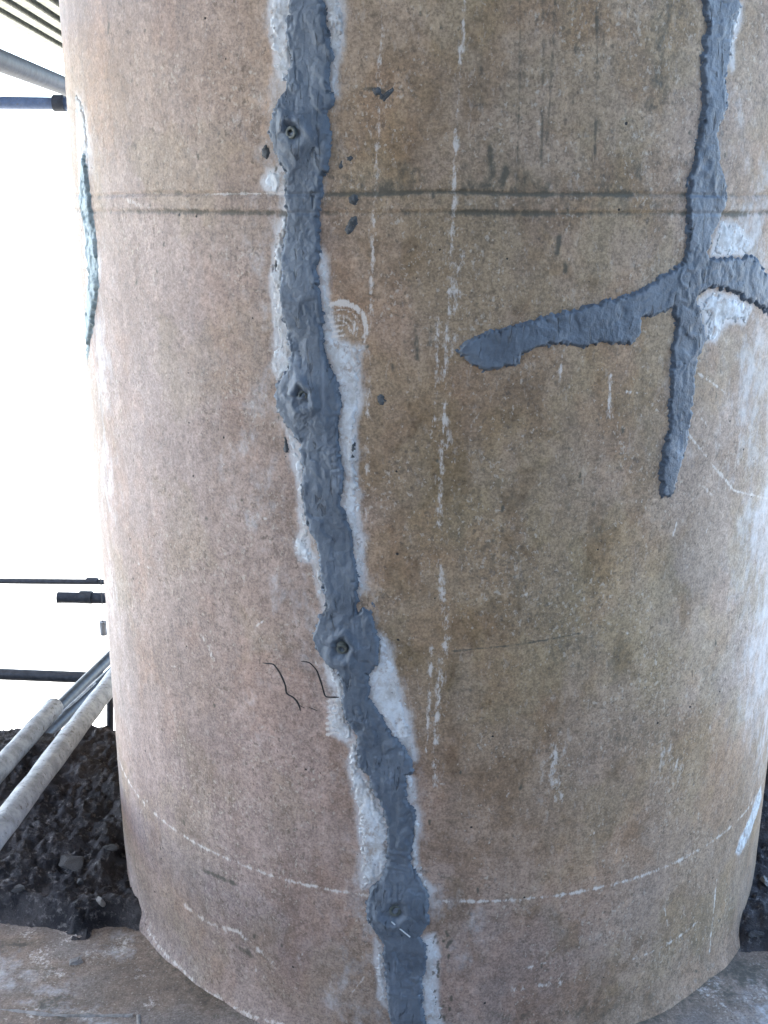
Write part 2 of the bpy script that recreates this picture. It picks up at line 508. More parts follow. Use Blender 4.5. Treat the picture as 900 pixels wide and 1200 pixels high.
def build_pier():
    du = dv = .0021
    um = R * math.radians(82)
    ud = np.arange(-um, um, du)
    uc = np.linspace(um, 2 * math.pi * R - um, 60)
    us = np.concatenate([ud, uc])                       # closes at -um + 2 pi R
    zd = np.arange(0.0, 1.70, dv)
    zs = np.concatenate([zd, np.linspace(1.71, 4.30, 24)])
    nu, nv = len(us), len(zs)
    U, Z = np.meshgrid(us, zs)
    U = U.astype(np.float32); Z = Z.astype(np.float32)
    H = relief(U, Z)
    co = S(U, Z, H).reshape(-1, 3)
    f = grid_faces(nu, nv)
    j = np.arange(nv - 1)
    wrap = np.stack([j * nu + nu - 1, j * nu, (j + 1) * nu, (j + 1) * nu + nu - 1], -1)
    o = mesh_np('shaft', co, np.concatenate([f, wrap[:0]]), M_CON)
    # ---- stains that belong to the concrete, plus light painted into its sides
    # regional hue (brown laitance, pinkish skin, olive film)
    K = [(180, 60, (.345, .275, .225)), (230, 300, (.355, .29, .255)), (200, 520, (.36, .295, .262)), (220, 750, (.345, .27, .225)), (240, 960, (.325, .255, .222)),
         (300, 1120, (.315, .26, .235)), (470, 120, (.335, .265, .195)), (600, 90, (.345, .285, .20)), (700, 150, (.33, .27, .19)), (470, 320, (.335, .265, .195)),
         (640, 300, (.325, .265, .205)), (480, 480, (.315, .24, .175)), (640, 520, (.305, .24, .165)), (600, 660, (.30, .245, .165)), (720, 680, (.315, .262, .19)),
         (640, 800, (.30, .24, .17)), (620, 940, (.315, .24, .178)), (760, 920, (.315, .25, .188)), (640, 1110, (.30, .25, .228)), (800, 1080, (.31, .252, .195)),
         (800, 120, (.33, .275, .225)), (880, 150, (.36, .31, .28)), (850, 480, (.36, .315, .28)), (880, 700, (.37, .335, .31)), (780, 1160, (.30, .235, .18)), (120, 700, (.36, .30, .265)),
         (520, 1150, (.32, .265, .24)), (330, 640, (.345, .28, .245)), (370, 920, (.335, .262, .232))]
    kp = surf([(a, b) for a, b, c in K])
    wob = (fbm(U * 6, Z * 6, 61, 3) - .5) * .22
    wob2 = (fbm(U * 6, Z * 6, 71, 3) - .5) * .22
    acc = np.zeros((nv, nu, 3), np.float32); ws = np.zeros((nv, nu), np.float32) + 1e-9
    for (u0, z0), (_, _, c) in zip(kp, K):
        w = np.exp(-(((U + wob - u0) ** 2 + (Z + wob2 - z0) ** 2) / (2 * .115 ** 2))) + 1e-7
        acc += w[..., None] * np.array(c, np.float32); ws += w
    T = acc / ws[..., None]
    wx, wz = (fbm(U * 14, Z * 14, 101, 3) - .5) * .05, (fbm(U * 14, Z * 14, 111, 3) - .5) * .05
    A, B = U + wx, Z + wz
    ct = lambda n, k=2.6: np.clip((n - .5) * k, -1, 1)
    v = 1 + .13 * ct(fbm(A * 7, B * 6, 121, 5, .6)) + .13 * ct(fbm(A * 27, B * 24, 131, 5, .65)) + .10 * ct(fbm(A * 90, B * 80, 137, 3, .7))
    v = v + .10 * ct(fbm(U * 34, Z * 1.2, 141, 4, .6)) + .05 * ct(fbm(U * 120, Z * 3, 145, 3, .6))
    T = T * v[..., None]
    ol = sstep(.50, .66, fbm(A * 9, B * 7, 151, 5, .62))[..., None] * .36
    T = T * (1 - ol + ol * np.array([.86, .89, .72]))
    ru = sstep(.52, .68, fbm(A * 12, B * 8, 161, 5, .62))[..., None] * .40
    T = T * (1 - ru + ru * np.array([1.04, .90, .80]))
    ma = sstep(.50, .68, fbm(A * 8, B * 5, 171, 5, .62))[..., None] * .22
    T = T * (1 - ma) + ma * np.array([.33, .28, .255]) * v[..., None]
    bs = sstep(.47, .64, fbm(A * 17, B * 13, 181, 5, .68)) * (.26 + .40 * sstep(-.35, 0, U) * (1 - sstep(.35, .6, U)))
    T = T * (1 - bs[..., None] + bs[..., None] * np.array([.70, .64, .56]))
    lw = (1 - sstep(-.55, -.05, U))[..., None]          # left side painted cooler to offset warm light bounced off the sand
    attr_c(o.data, 'tint', T * (lw * np.array([.92, .885, .87]) + (1 - lw) * np.array([1.0, .885, .79])))
    attr_f(o.data, 'flecks', .25 + 1.0 * sstep(.42, .66, fbm(A * 10, B * 10, 191, 4, .6)))
    vis = (np.abs(U) < um)
    white = np.zeros_like(U); dark = np.zeros_like(U); pale = np.zeros_like(U)
    # halo of lime wash beside the sealed cracks
    sm = sdist(U, Z, MAIN)
    side = np.interp(Z[:, 0], MAIN[:len(BAND_L), 1][::-1], MAIN[:len(BAND_L), 0][::-1])[:, None]
    left = U < side
    prof = .32 + .34 * fbm(U * 5, Z * 7, 81, 3)
    white = np.maximum(white, np.where(left, prof * np.exp(np.minimum(sm, 0) / .052), (prof - .12) * np.exp(np.minimum(sm, 0) / .018)))
    scx = sdist(U, Z, CROSS)
    white = np.maximum(white, np.exp(np.minimum(scx, 0) / .035) * (.16 + .34 * fbm(U * 6, Z * 6, 83, 3)) * sstep(.20, .50, U))
    for wp in WHITES:
        q = sdist(U, Z, surf(wp))
        white = np.maximum(white, .80 * np.exp(np.minimum(q, 0) / .009))
    for (x, y, r, a) in [(290, 500, .09, .30), (300, 580, .08, .34), (270, 440, .07, .22), (330, 690, .05, .35), (250, 330, .08, .16), (400, 1170, .09, .36), (300, 820, .06, .22),  # soft lime patches; those along both pier edges paint in sky glow
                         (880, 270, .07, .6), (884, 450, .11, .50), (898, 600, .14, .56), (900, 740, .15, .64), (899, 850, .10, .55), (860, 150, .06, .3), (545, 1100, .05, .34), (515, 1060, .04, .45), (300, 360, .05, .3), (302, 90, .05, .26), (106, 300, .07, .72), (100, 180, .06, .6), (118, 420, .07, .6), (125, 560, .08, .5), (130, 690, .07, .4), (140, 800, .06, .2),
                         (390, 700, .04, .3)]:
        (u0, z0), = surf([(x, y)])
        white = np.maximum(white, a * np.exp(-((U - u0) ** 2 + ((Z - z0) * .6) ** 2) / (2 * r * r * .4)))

    def stroke(arr, pts, w, a):
        L = surf(pts)
        m = (U > L[:, 0].min() - 5 * w) & (U < L[:, 0].max() + 5 * w) & (Z > L[:, 1].min() - 5 * w) & (Z < L[:, 1].max() + 5 * w)
        d = ldist(U[m], Z[m], L)
        a = a * (1.45 if arr is dark else 1.1)
        arr[m] = np.maximum(arr[m], a * np.exp(-(d / w) ** 2))

    # shutter seams with lime bleeding out
    stroke(pale, [(547, -40), (545, 0), (536, 120), (531, 260), (527, 340), (523, 420), (520, 500), (516, 590)], .0038, .62)
    stroke(pale, [(540, 300), (529, 400), (520, 470), (521, 560)], .009, .45)
    stroke(pale, [(516, 590), (514, 660), (524, 740), (516, 800), (511, 850), (509, 920)], .006, .50)
    stroke(pale, [(506, 760), (502, 830), (500, 880)], .003, .6)
    stroke(pale, [(449, -40), (446, 60), (441, 200), (436, 330), (432, 430), (430, 520), (428, 640)], .0036, .42)
    stroke(pale, [(513, 370), (512, 420), (508, 500)], .003, .55)
    stroke(pale, [(660, 410), (655, 450)], .0025, .7)
    stroke(pale, [(716, 440), (713, 490)], .003, .55)
    stroke(pale, [(735, 459), (760, 461)], .002, .8)
    stroke(pale, [(800, 500), (835, 545), (860, 575), (899, 584)], .0022, .85)
    stroke(pale, [(815, 435), (850, 460)], .002, .7)
    stroke(pale, [(805, 470), (830, 500)], .002, .6)
    stroke(pale, [(840, 1032), (836, 1070), (831, 1118)], .0022, .85)
    stroke(pale, [(818, 1080), (780, 1108), (740, 1125)], .003, .55)
    stroke(pale, [(614, 1135), (640, 1128)], .0022, .7)
    stroke(pale, [(600, 1160), (660, 1150)], .005, .5)
    stroke(pale, [(240, 228), (285, 227), (332, 227)], .0018, .95)
    stroke(pale, [(150, 235), (180, 246)], .004, .5)
    stroke(pale, [(215, 1060), (245, 1082), (280, 1092), (320, 1128)], .006, .62)
    stroke(pale, [(175, 1085), (203, 1120), (247, 1158), (297, 1184), (350, 1200)], .004, .6)
    stroke(pale, [(778, 1196), (820, 1170), (862, 1118)], .012, .42)
    stroke(pale, [(238, 745), (250, 770)], .004, .5)
    stroke(pale, [(650, 880), (655, 930)], .02, .34)
    stroke(pale, [(780, 885), (790, 900)], .02, .3)
    # grinder arcs
    for k in range(10):
        r = 30.5 - 2.6 * k + random.uniform(-1, 1)
        a0, a1 = random.uniform(-2.6, -1.5), random.uniform(-.1, .8)
        cx, cy = 402 + random.uniform(-2, 2), 386 + random.uniform(-2, 2)
        stroke(pale, [(cx + r * math.cos(a), cy + r * 1.08 * math.sin(a)) for a in np.linspace(a0, a1, 12)], .0026 if k < 2 else .0015, 1.1 if k < 2 else random.uniform(.55, .95))
    for k in range(6):
        stroke(pale, [(384, 372 + 6 * k), (398 + random.uniform(0, 6), 369 + 6 * k)], .0018, random.uniform(.7, 1.))
    for k in range(7):
        stroke(pale, [(383, 822 + k * 6.5), (393, 819 + k * 6.5), (404, 823 + k * 6.5)], .0024, 1.15)
    # chalked level line
    a2 = .70 + .30 * vn(U * 5, Z * 0, 91)
    pale = np.maximum(pale, a2 * np.exp(-((Z - ZR2 - (vn(U * 3, Z * 0, 92) - .5) * .008) / .0036) ** 2) * (1 - .4 * vn(U * 40, Z * 0 + 8, 93)))
    # soot and algae along the shutter joint
    w = (vn(U * 9, Z * 0 + 3, 5) - .5) * .006
    right = sstep(-.27, -.20, U) * (1 - sstep(.46, .60, U))
    n1 = fbm(U * 10, Z * 0 + 5, 95, 4)
    dark = np.maximum(dark, np.exp(-((Z - ZJ1 - w) / .0042) ** 2) * (.46 + right * (.12 + .80 * sstep(.38, .62, n1))))
    up = np.clip(Z - ZJ1, 0, None)
    dark = np.maximum(dark, right * np.where(Z > ZJ1 - .003, np.exp(-up / (.010 + .045 * fbm(U * 25, Z * 0, 97, 3))), 0) * sstep(.36, .62, n1) * .85)
    n2 = fbm(U * 8, Z * 0 + 15, 99, 4)
    dark = np.maximum(dark, np.exp(-((Z - ZJ2 - w * .6) / .005) ** 2) * (.40 + .70 * sstep(.3, .7, n2)))
    dark = np.maximum(dark, .35 * right * np.exp(-np.abs(Z - (ZJ1 + ZJ2) / 2) / .02))
    for x0, x1, y1, a in [(610, 606, 215, .50), (637, 634, 205, .44), (652, 641, 170, .52), (700, 697, 190, .60), (676, 672, 120, .34), (565, 560, 215, .3), (735, 732, 200, .3), (716, 700, 90, .3), (520, 512, 190, .25)]:
        stroke(dark, [(x0, -40), ((x0 + x1) / 2 + 1, y1 * .45), (x1, y1)], .0026, a)
        stroke(dark, [(x0 + 3, -40), (x1 + 2, y1 * .8)], .012, a * .40)
    stroke(dark, [(780, -30), (775, 60), (766, 120)], .022, .42)
    stroke(dark, [(574, 175), (577, 200), (573, 216)], .006, .75)
    stroke(dark, [(592, 200), (588, 220)], .007, .7)
    stroke(dark, [(745, 190), (748, 207)], .008, .45)
    stroke(dark, [(655, 280), (653, 296)], .005, .8)
    stroke(dark, [(663, 311), (662, 318)], .005, .8)
    stroke(dark, [(487, 380), (489, 420)], .004, .62)
    stroke(dark, [(505, 385), (504, 405)], .003, .55)
    stroke(dark, [(455, 405), (463, 440)], .004, .45)
    stroke(dark, [(475, 400), (478, 420)], .004, .4)
    stroke(dark, [(425, 104), (445, 104), (455, 112)], .003, .6)
    stroke(dark, [(530, 763), (560, 760), (600, 756), (680, 742)], .0016, .72)
    stroke(dark, [(485, 1017), (530, 1030)], .004, .4)
    stroke(dark, [(240, 1020), (262, 1030), (275, 1036)], .006, .66)
    stroke(dark, [(280, 1110), (292, 1118)], .010, .62)
    stroke(dark, [(228, 1165), (240, 1190), (262, 1200)], .018, .75)
    stroke(dark, [(170, 1098), (195, 1130)], .005, .5)
    stroke(dark, [(128, 28), (127, 38)], .004, .85)
    stroke(dark, [(700, 870), (745, 865), (790, 858)], .03, .25)
    stroke(dark, [(660, 760), (720, 770)], .05, .28)
    stroke(dark, [(560, 640), (640, 700)], .05, .22)
    stroke(dark, [(560, 560), (760, 640)], .04, .18)
    stroke(dark, [(560, 1190), (700, 1185), (760, 1170)], .02, .30)
    for k in range(26):
        x = random.uniform(508, 530); y = random.uniform(1085, 1205)
        stroke(dark, [(x, y), (x + random.uniform(-2, 2), y + random.uniform(1, 6))], .0028, .8)
    for k in range(70):
        x = random.uniform(140, 860); y = random.uniform(10, 1150)
        stroke(dark, [(x, y), (x + random.uniform(-1, 1), y + random.uniform(0, 5))], random.uniform(.0018, .003), random.uniform(.5, .95))
    for k in range(60):
        x = random.uniform(150, 850); y = random.uniform(420, 1150)
        a = random.gauss(0, .9); l = random.uniform(6, 26)
        stroke(pale, [(x, y), (x + l * math.sin(a), y + l * math.cos(a))], .0018, random.uniform(.3, .7))
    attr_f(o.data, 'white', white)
    attr_f(o.data, 'dark', dark)
    attr_f(o.data, 'pale', pale)
    return o


pier = empty('bridge_pier')
tag(pier, 'round brown stained concrete pier with grey sealed cracks', 'bridge pier')
shaft = build_pier()
shaft.parent = pier


# ------------------------------------------------------------------ skins laid on the pier
def skin(name, poly, mat, parent, cell=.0017, thick=.0055, edge=.0045, ragged=.0032, tex=1., ports=(), seed=0, fine=1., inset=0.):
    lo = poly.min(0) - .006; hi = poly.max(0) + .006
    us = np.arange(lo[0], hi[0], cell); zs = np.arange(max(lo[1], .002), hi[1], cell)
    U, Z = np.meshgrid(us, zs)
    sd = sdist(U, Z, poly)
    e = (fbm(U * 130, Z * 130, 200 + seed, 3) - .5) * 2 * ragged * 1.4 + (fbm(U * 420, Z * 420, 210 + seed, 2) - .5) * 2 * ragged * .8 * fine
    s = sd + e - inset
    t = thick * sstep(0, edge, s) * (.75 + .5 * fbm(U * 22, Z * 12, 220 + seed, 2))
    rough = (fbm(U * 60, Z * 22, 230 + seed, 3) - .5) * .0030 + (fbm(U * 190, Z * 150, 240 + seed, 2) - .5) * .0014
    rid = np.abs(fbm(U * 42, Z * 17, 250 + seed, 3) - .5)
    gouge = -.0022 * (1 - sstep(0., .022, rid)) * sstep(.45, .6, vn(U * 30, Z * 18, 260 + seed))
    lay = fbm(U * 24 + 3 * (fbm(U * 40, Z * 40, 270 + seed, 2) - .5), Z * 11, 275 + seed, 3)
    rough = rough * 1.1 + .0022 * sstep(.50, .525, lay) + .0016 * sstep(.60, .62, lay) - .0016 * (1 - sstep(.38, .40, lay))
    t = t + tex * (rough + gouge * 1.4) * sstep(0, edge * 1.5, s)
    for k, (u0, z0) in enumerate(ports):
        d = np.hypot(U - u0, Z - z0)
        ang = np.arctan2(Z - z0, U - u0)
        wob = 1 + .12 * np.sin(ang * 2 + k) + .08 * np.sin(ang * 5 + 2 * k)
        dd = d * wob
        dome = .011 * np.exp(-(dd / .030) ** 2) + .0023 * np.cos(dd / .0034 + ang * .6) * np.exp(-(dd / .030) ** 2) * (.4 + .9 * vn(ang * 2 + 9, dd * 90, 280 + k))
        cup = -(.007, .008, .010, .011)[k] * np.exp(-(dd / (.011, .0125, .0145, .0195)[k]) ** 4)
        t = t + dome * sstep(0, .006, s) + cup
    h = relief(U, Z) + np.where(s > 0, t + .0002, np.maximum(s * .8, -.0025))
    keep = s > -.0035
    f = grid_faces(len(us), len(zs))
    kf = keep.ravel()[f].any(1)
    f = f[kf]
    used = np.unique(f)
    rm = np.full(U.size, -1); rm[used] = np.arange(len(used))
    co = S(U, Z, h).reshape(-1, 3)[used]
    return mesh_np(name, co, rm[f], mat, True, parent)


s1 = skin('sealant_strip', MAIN, M_SEAL, pier, ports=PORTS, seed=1, tex=.46, thick=.0050)
tag(s1, 'long grey putty strip sealing the crack, with four round injection ports')
s2 = skin('sealant_strip', CROSS, M_SEAL, pier, seed=2, tex=.34, cell=.0018, thick=.0045, ragged=.0038)
tag(s2, 'cross shaped grey putty seal on the right of the pier')
s3 = skin('sealant_strip', EDGEB, M_SPALE, pier, seed=3, cell=.0019, thick=.0025, ragged=.004)
tag(s3, 'narrow grey putty strip near the left edge of the pier')
for i, p in enumerate(SPLATS):
    skin('putty_splash', surf(p), M_SPLAT, pier, cell=.0013, thick=.0022, edge=.004, ragged=.0022, tex=.3, seed=10 + i)
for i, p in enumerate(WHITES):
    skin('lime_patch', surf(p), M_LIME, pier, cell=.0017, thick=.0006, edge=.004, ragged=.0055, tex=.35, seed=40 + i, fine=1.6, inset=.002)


# marker strokes: thin raised ink ribbons
def ink(pts, w):
    L = surf(pts)
    P = [L[0]]
    for a, b in zip(L[:-1], L[1:]):
        n = max(2, int(np.hypot(*(b - a)) / .002))
        for k in range(1, n + 1): P.append(a + (b - a) * k / n)
    P = np.array(P)
    for _ in range(6): P[1:-1] = (P[:-2] + 2 * P[1:-1] + P[2:]) / 4
    T = np.gradient(P, axis=0); T /= np.linalg.norm(T, axis=1)[:, None] + 1e-9
    N = np.stack([-T[:, 1], T[:, 0]], 1)
    k = np.arange(len(P))
    ww = w * (.65 + .7 * vn(k * .18, k * 0., 7)) * np.clip(np.minimum(k + 2, len(P) - k + 1) / 6, .3, 1)
    rows = []
    for off, hh in ((-1, -.0003), (-.6, .0005), (.6, .0005), (1, -.0003)):
        q = P + N * (ww * off)[:, None]
        rows.append(S(q[:, 0], q[:, 1], relief(q[:, 0], q[:, 1]) + hh))
    co = np.stack(rows, 1).reshape(-1, 3)
    return mesh_np('marker_stroke', co, grid_faces(4, len(P)), M_INK, True, pier)


ink([(308, 777), (321, 778), (329, 790), (335, 804), (335, 813), (344, 817), (350, 825), (352, 833)], .0017)
ink([(353, 775), (363, 776), (371, 785), (377, 802), (381, 817), (398, 817)], .0014)
ink([(350, 826), (357, 830)], .001)
ink([(362, 829), (372, 833)], .0010)


# injection nozzles
def lathe(prof, n=28):
    co = []; f = []
    for r, h in prof:
        for k in range(n):
            a = 2 * math.pi * k / n
            co.append((r * math.cos(a), r * math.sin(a), h))
    for j in range(len(prof) - 1):
        for k in range(n):
            f.append((j * n + k, j * n + (k + 1) % n, (j + 1) * n + (k + 1) % n, (j + 1) * n + k))
    return np.array(co), np.array(f)


for k, (u0, z0) in enumerate(PORTS):
    th = u0 / R
    nrm = Vector((math.sin(th), -math.cos(th), 0))
    base = Vector(S(np.array(u0), np.array(z0), np.array(0.)).tolist())
    tilt = Matrix.Rotation([.10, -.12, .2, -.25][k], 4, 'X') @ Matrix.Rotation([-.1, .15, .1, .12][k], 4, 'Y')
    mw = Matrix.Translation(base) @ nrm.to_track_quat('Z', 'Y').to_matrix().to_4x4() @ tilt
    ro = [.0078, .0072, .0085, .0095][k]
    le = [.0150, .0105, .0095, .0080][k]
    co, f = lathe([(ro * 1.25, -.004), (ro * 1.25, le * .45), (ro, le * .5), (ro, le * .93), (ro * .92, le), (ro * .55, le), (ro * .50, le * .93), (ro * .48, .001)])
    co = co + (np.array([[vn(np.array([i * .37]), np.array([k * 3.1]), 3)[0] - .5 for i in range(len(co))]]).T) * .0012
    nz = mesh_np('injection_nozzle', co, f, M_NOZ, True, s1)
    nz.matrix_world = mw
    co, f = lathe([(ro * .52, le * .35), (ro * .02, le * .34)], 20)
    bo = mesh_np('nozzle_bore', co, f, M_HOLE, True, s1)
    bo.matrix_world = mw


# ------------------------------------------------------------------ tubes
def tube(name, p0, p1, r, mat, parent=None, n=20, cap=True, rings=10, rough=.0, inner=True):
    p0 = np.array(p0, float); p1 = np.array(p1, float)
    ax = p1 - p0; L = np.linalg.norm(ax); ax /= L
    a = np.cross(ax, [0, 0, 1.]);
    if np.linalg.norm(a) < 1e-3: a = np.array([1., 0, 0])
    a /= np.linalg.norm(a); b = np.cross(ax, a)
    prof = [(r * .82, L * .03 if L < 1 else .03)] if inner else []
    prof += [(r * .84, 0.)] + [(r, L * t) for t in np.linspace(0.0, 1, rings)] + [(r * .84, L)]
    if inner: prof += [(r * .82, L - (L * .03 if L < 1 else .03))]
    ang = np.arange(n) * 2 * math.pi / n
    co = []
    for j, (rr, h) in enumerate(prof):
        rv = rr + (rough * (vn(ang * 2.1, np.full(n, h * 40.), 3 + j) - .5) if rough else 0)
        co.append(p0 + ax * h + (np.cos(ang) * rv)[:, None] * a + (np.sin(ang) * rv)[:, None] * b)
    co = np.concatenate(co)
    c0 = p0 + ax * prof[0][1]; c1 = p0 + ax * prof[-1][1]
    m = len(prof)
    f = []
    for j in range(m - 1):
        for k in range(n):
            f.append((j * n + k, j * n + (k + 1) % n, (j + 1) * n + (k + 1) % n, (j + 1) * n + k))
    # end discs as quads fans
    co = np.concatenate([co, [c0], [c1]])
    for k in range(0, n, 2):
        f.append((m * n, (k + 2) % n, k + 1, k))
        q = (m - 1) * n
        f.append((m * n + 1, q + k, q + k + 1, q + (k + 2) % n))
    o = mesh_np(name, co, f, mat, True, parent)
    try:
        o.data.set_sharp_from_angle(angle=math.radians(50))
    except Exception:
        pass
    return o


def box(name, lo, hi, mat, parent=None, bev=.01):
    import bmesh
    bm = bmesh.new()
    bmesh.ops.create_cube(bm, size=1)
    lo = Vector(lo); hi = Vector(hi)
    for v in bm.verts:
        v.co = Vector((lo[i] + (v.co[i] + .5) * (hi[i] - lo[i]) for i in range(3)))
    if bev: bmesh.ops.bevel(bm, geom=bm.edges[:], offset=bev, segments=2, affect='EDGES')
    me = bpy.data.meshes.new(name)
    bm.to_mesh(me); bm.free()
    me.materials.append(mat)
    o = bpy.data.objects.new(name, me)
    COL.objects.link(o)
    if parent: o.parent = parent
    return o


# thread of putty hanging in the lowest port
PT = surf([(460, 1075), (481, 1094)])
q0 = S(PT[0, 0], PT[0, 1], .0115); q1 = S(PT[1, 0], PT[1, 1], .0085)
tube('putty_thread', q0, q1, .0011, M_STRAW, s1, 8, inner=False)

# ------------------------------------------------------------------ footing
def footing():
    xs = np.arange(-2.6, 2.6, .012); ys = np.arange(-2.9, 0.9, .012)
    X, Y = np.meshgrid(xs, ys)
    Zt = (fbm(X * 5, Y * 5, 301, 4) - .5) * .010 + (fbm(X * 45, Y * 45, 305, 2) - .5) * .003
    Zt = np.where((Y > .08) & (np.abs(X) > .72), -.9, Zt)
    nx, ny = len(xs), len(ys)
    co = np.stack([X, Y, Zt], -1).reshape(-1, 3)
    f = grid_faces(nx, ny)
    # skirt
    ring = np.concatenate([np.arange(nx), np.arange(1, ny) * nx + nx - 1, (ny - 1) * nx + np.arange(nx - 2, -1, -1), np.arange(ny - 2, 0, -1) * nx])
    low = co[ring].copy(); low[:, 2] = -.9
    n0 = len(co); m = len(ring)
    k = np.arange(m)
    sk = np.stack([ring, n0 + k, n0 + (k + 1) % m, ring[(k + 1) % m]], -1)
    o = mesh_np('footing', np.concatenate([co, low]), np.concatenate([f, sk]), M_CON)
    P = np.concatenate([co, low])
    x, y = P[:, 0], P[:, 1]
    v = .85 + .5 * (fbm(x * 9, y * 9, 311, 5, .65) - .5) + .5 * (fbm(x * 40, y * 40, 315, 3, .7) - .5)
    k = sstep(.42, .62, fbm(x * 6, y * 6, 321, 4, .6))[:, None]
    attr_c(o.data, 'tint', v[:, None] * ((1 - k) * np.array([.27, .205, .155]) + k * np.array([.26, .215, .18])))
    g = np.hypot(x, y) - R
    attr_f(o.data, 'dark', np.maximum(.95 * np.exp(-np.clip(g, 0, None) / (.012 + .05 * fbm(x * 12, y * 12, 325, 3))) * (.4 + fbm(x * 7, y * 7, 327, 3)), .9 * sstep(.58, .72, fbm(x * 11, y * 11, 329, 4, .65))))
    attr_f(o.data, 'white', .45 * sstep(.55, .75, fbm(x * 7, y * 7, 331, 4)))
    attr_f(o.data, 'pale', .5 * sstep(.60, .75, fbm(x * 20, y * 20, 333, 4)))
    attr_f(o.data, 'flecks', .4 + .8 * fbm(x * 10, y * 10, 335, 3))
    o.data.set_sharp_from_angle(angle=math.radians(60))
    return o


foot = footing()
tag(foot, 'brown concrete footing slab around the foot of the pier', 'footing')
# ridge of mortar on the slab
P0 = on_z(-60, 1176, 0); P1 = on_z(60, 1190, 0); P2 = on_z(162, 1190, 0); P3 = on_z(165, 1225, 0)


def ridge(pts, w, h, seed):
    co = []; n = 0
    for a, b in zip(pts[:-1], pts[1:]):
        L = np.linalg.norm(b - a); m = int(L / .006)
        t = (b - a) / L; nn = np.array([-t[1], t[0], 0])
        for k in range(m):
            p = a + t * k * .006
            q = vn(np.array([n * .33]), np.array([seed * 1.]), 3)[0]
            for off, hh in ((-1, -.006), (-.5, .6), (0, 1), (.5, .5), (1, -.006)):
                z = h * hh * (.3 + 1.1 * q) if hh > 0 else -.008
                co.append(p + nn * off * w * (.6 + .8 * q) + np.array([0, 0, z]))
            n += 1
    return mesh_np('mortar_ridge', np.array(co), grid_faces(5, n), M_PALEROCK, True, foot)


ridge([P0, P1, P2], .006, .0028, 1)
ridge([P2, P3], .006, .0028, 2)

# ------------------------------------------------------------------ dirt bank and ground
EL = on_z(75, 1085, 0); ER = on_z(885, 1115, 0)


def dirt_edge(X):
    """front edge of the heaped soil along the slab"""
    l0 = on_z(0, 1080, 0); l1 = on_z(150, 1090, 0)
    e = np.interp(X, [l0[0] - 1, l0[0], l1[0], -.45, .45, ER[0], ER[0] + .3, 2.6],
                  [l0[1] - .1, l0[1], l1[1], l1[1] + .02, ER[1] + .06, ER[1], ER[1] - .06, ER[1] - .1])
    return e


HB = on_z(90, 1100, 0)        # soil lobe standing in for the dark gap in the slab edge


def soil_z(X, Y):
    e = dirt_edge(X) + (fbm(X * 9, Y * 0, 401, 4) - .5) * .02 + (fbm(X * 60, Y * 60, 402, 3) - .5) * .02
    gap_standin = np.exp(-((X - HB[0]) / .026) ** 2) * .050 * (.3 + 1.2 * vn(X * 110, Y * 110, 6)) * (.7 + .6 * vn(X * 60, Y * 60, 5))
    s = Y - (e - gap_standin)
    base = .045 * sstep(0, .05, s) + .100 * sstep(.05, .50, s)
    rough = ((fbm(X * 5, Y * 5, 411, 4, .55) - .5) * .06 + (np.abs(fbm(X * 16, Y * 16, 421, 5, .62) - .5) - .12) * .060
             + (fbm(X * 90, Y * 90, 431, 3, .75) - .5) * .020)
    Zd = base + rough * sstep(-.005, .10, s)
    Zd = np.where(s < 0, np.maximum(s * .6, -.03), Zd)
    # crest, then the slope towards the river
    crest = .12 + .05 * (fbm(X * 8, Y * 0, 441, 3) - .5)
    return Zd - 1.1 * np.clip(Y - crest, 0, None), s


def dirt():
    c = .0050
    xs = np.arange(-1.6, 1.6, c); ys = np.arange(-.80, .60, c)
    X, Y = np.meshgrid(xs, ys)
    Zd, s = soil_z(X, Y)
    f = grid_faces(len(xs), len(ys))
    keep = ((s > -.045)).ravel()[f].any(1) & ~((np.hypot(X, Y) < R - .06).ravel()[f].all(1))
    f = f[keep]
    used = np.unique(f); rm = np.full(X.size, -1); rm[used] = np.arange(len(used))
    co = np.stack([X, Y, Zd], -1).reshape(-1, 3)[used]
    return mesh_np('soil_bank', co, rm[f], M_DIRT)


tag(dirt(), 'dark crumbly soil heaped behind and beside the pier', kind='structure')


def big_ground():
    g = np.concatenate([-np.geomspace(2500, 3.2, 60), np.linspace(-3, 3, 61), np.geomspace(3.2, 2500, 60)])
    X, Y = np.meshgrid(g, g)
    r = np.maximum(np.maximum(np.abs(X) - 2.7, Y - .55), -Y - 3.2)
    Zg = -.30 - 3.3 * sstep(0, 1.8, r) + np.where(r > 0, (fbm(X * .5, Y * .5, 501, 4) - .5) * .3, 0)
    Zg = np.where(r <= 0, -.45, Zg)
    # unseen bank added behind the camera to block light from the front
    bank = -.2 + 5.0 * sstep(-5.0, -11.0, Y) + (fbm(X * .7, Y * .7, 511, 4) - .5) * .35
    Zg = np.where(Y < -3.4, Zg + (bank - Zg) * sstep(-3.4, -5.0, Y), Zg)
    o = mesh_np('ground', np.stack([X, Y, Zg], -1).reshape(-1, 3), grid_faces(len(g), len(g)), M_SAND)
    attr_f(o.data, 'soil', (1 - sstep(1.5, 3.0, Y)) * np.maximum(1 - sstep(4.5, 7.5, np.abs(X)), 1 - sstep(-5., -3.5, Y)))  # dark soil, carried out of view to cut bounce onto the pier front
    return o


tag(big_ground(), 'pale sunlit sandy riverbank reaching to the horizon', kind='structure')


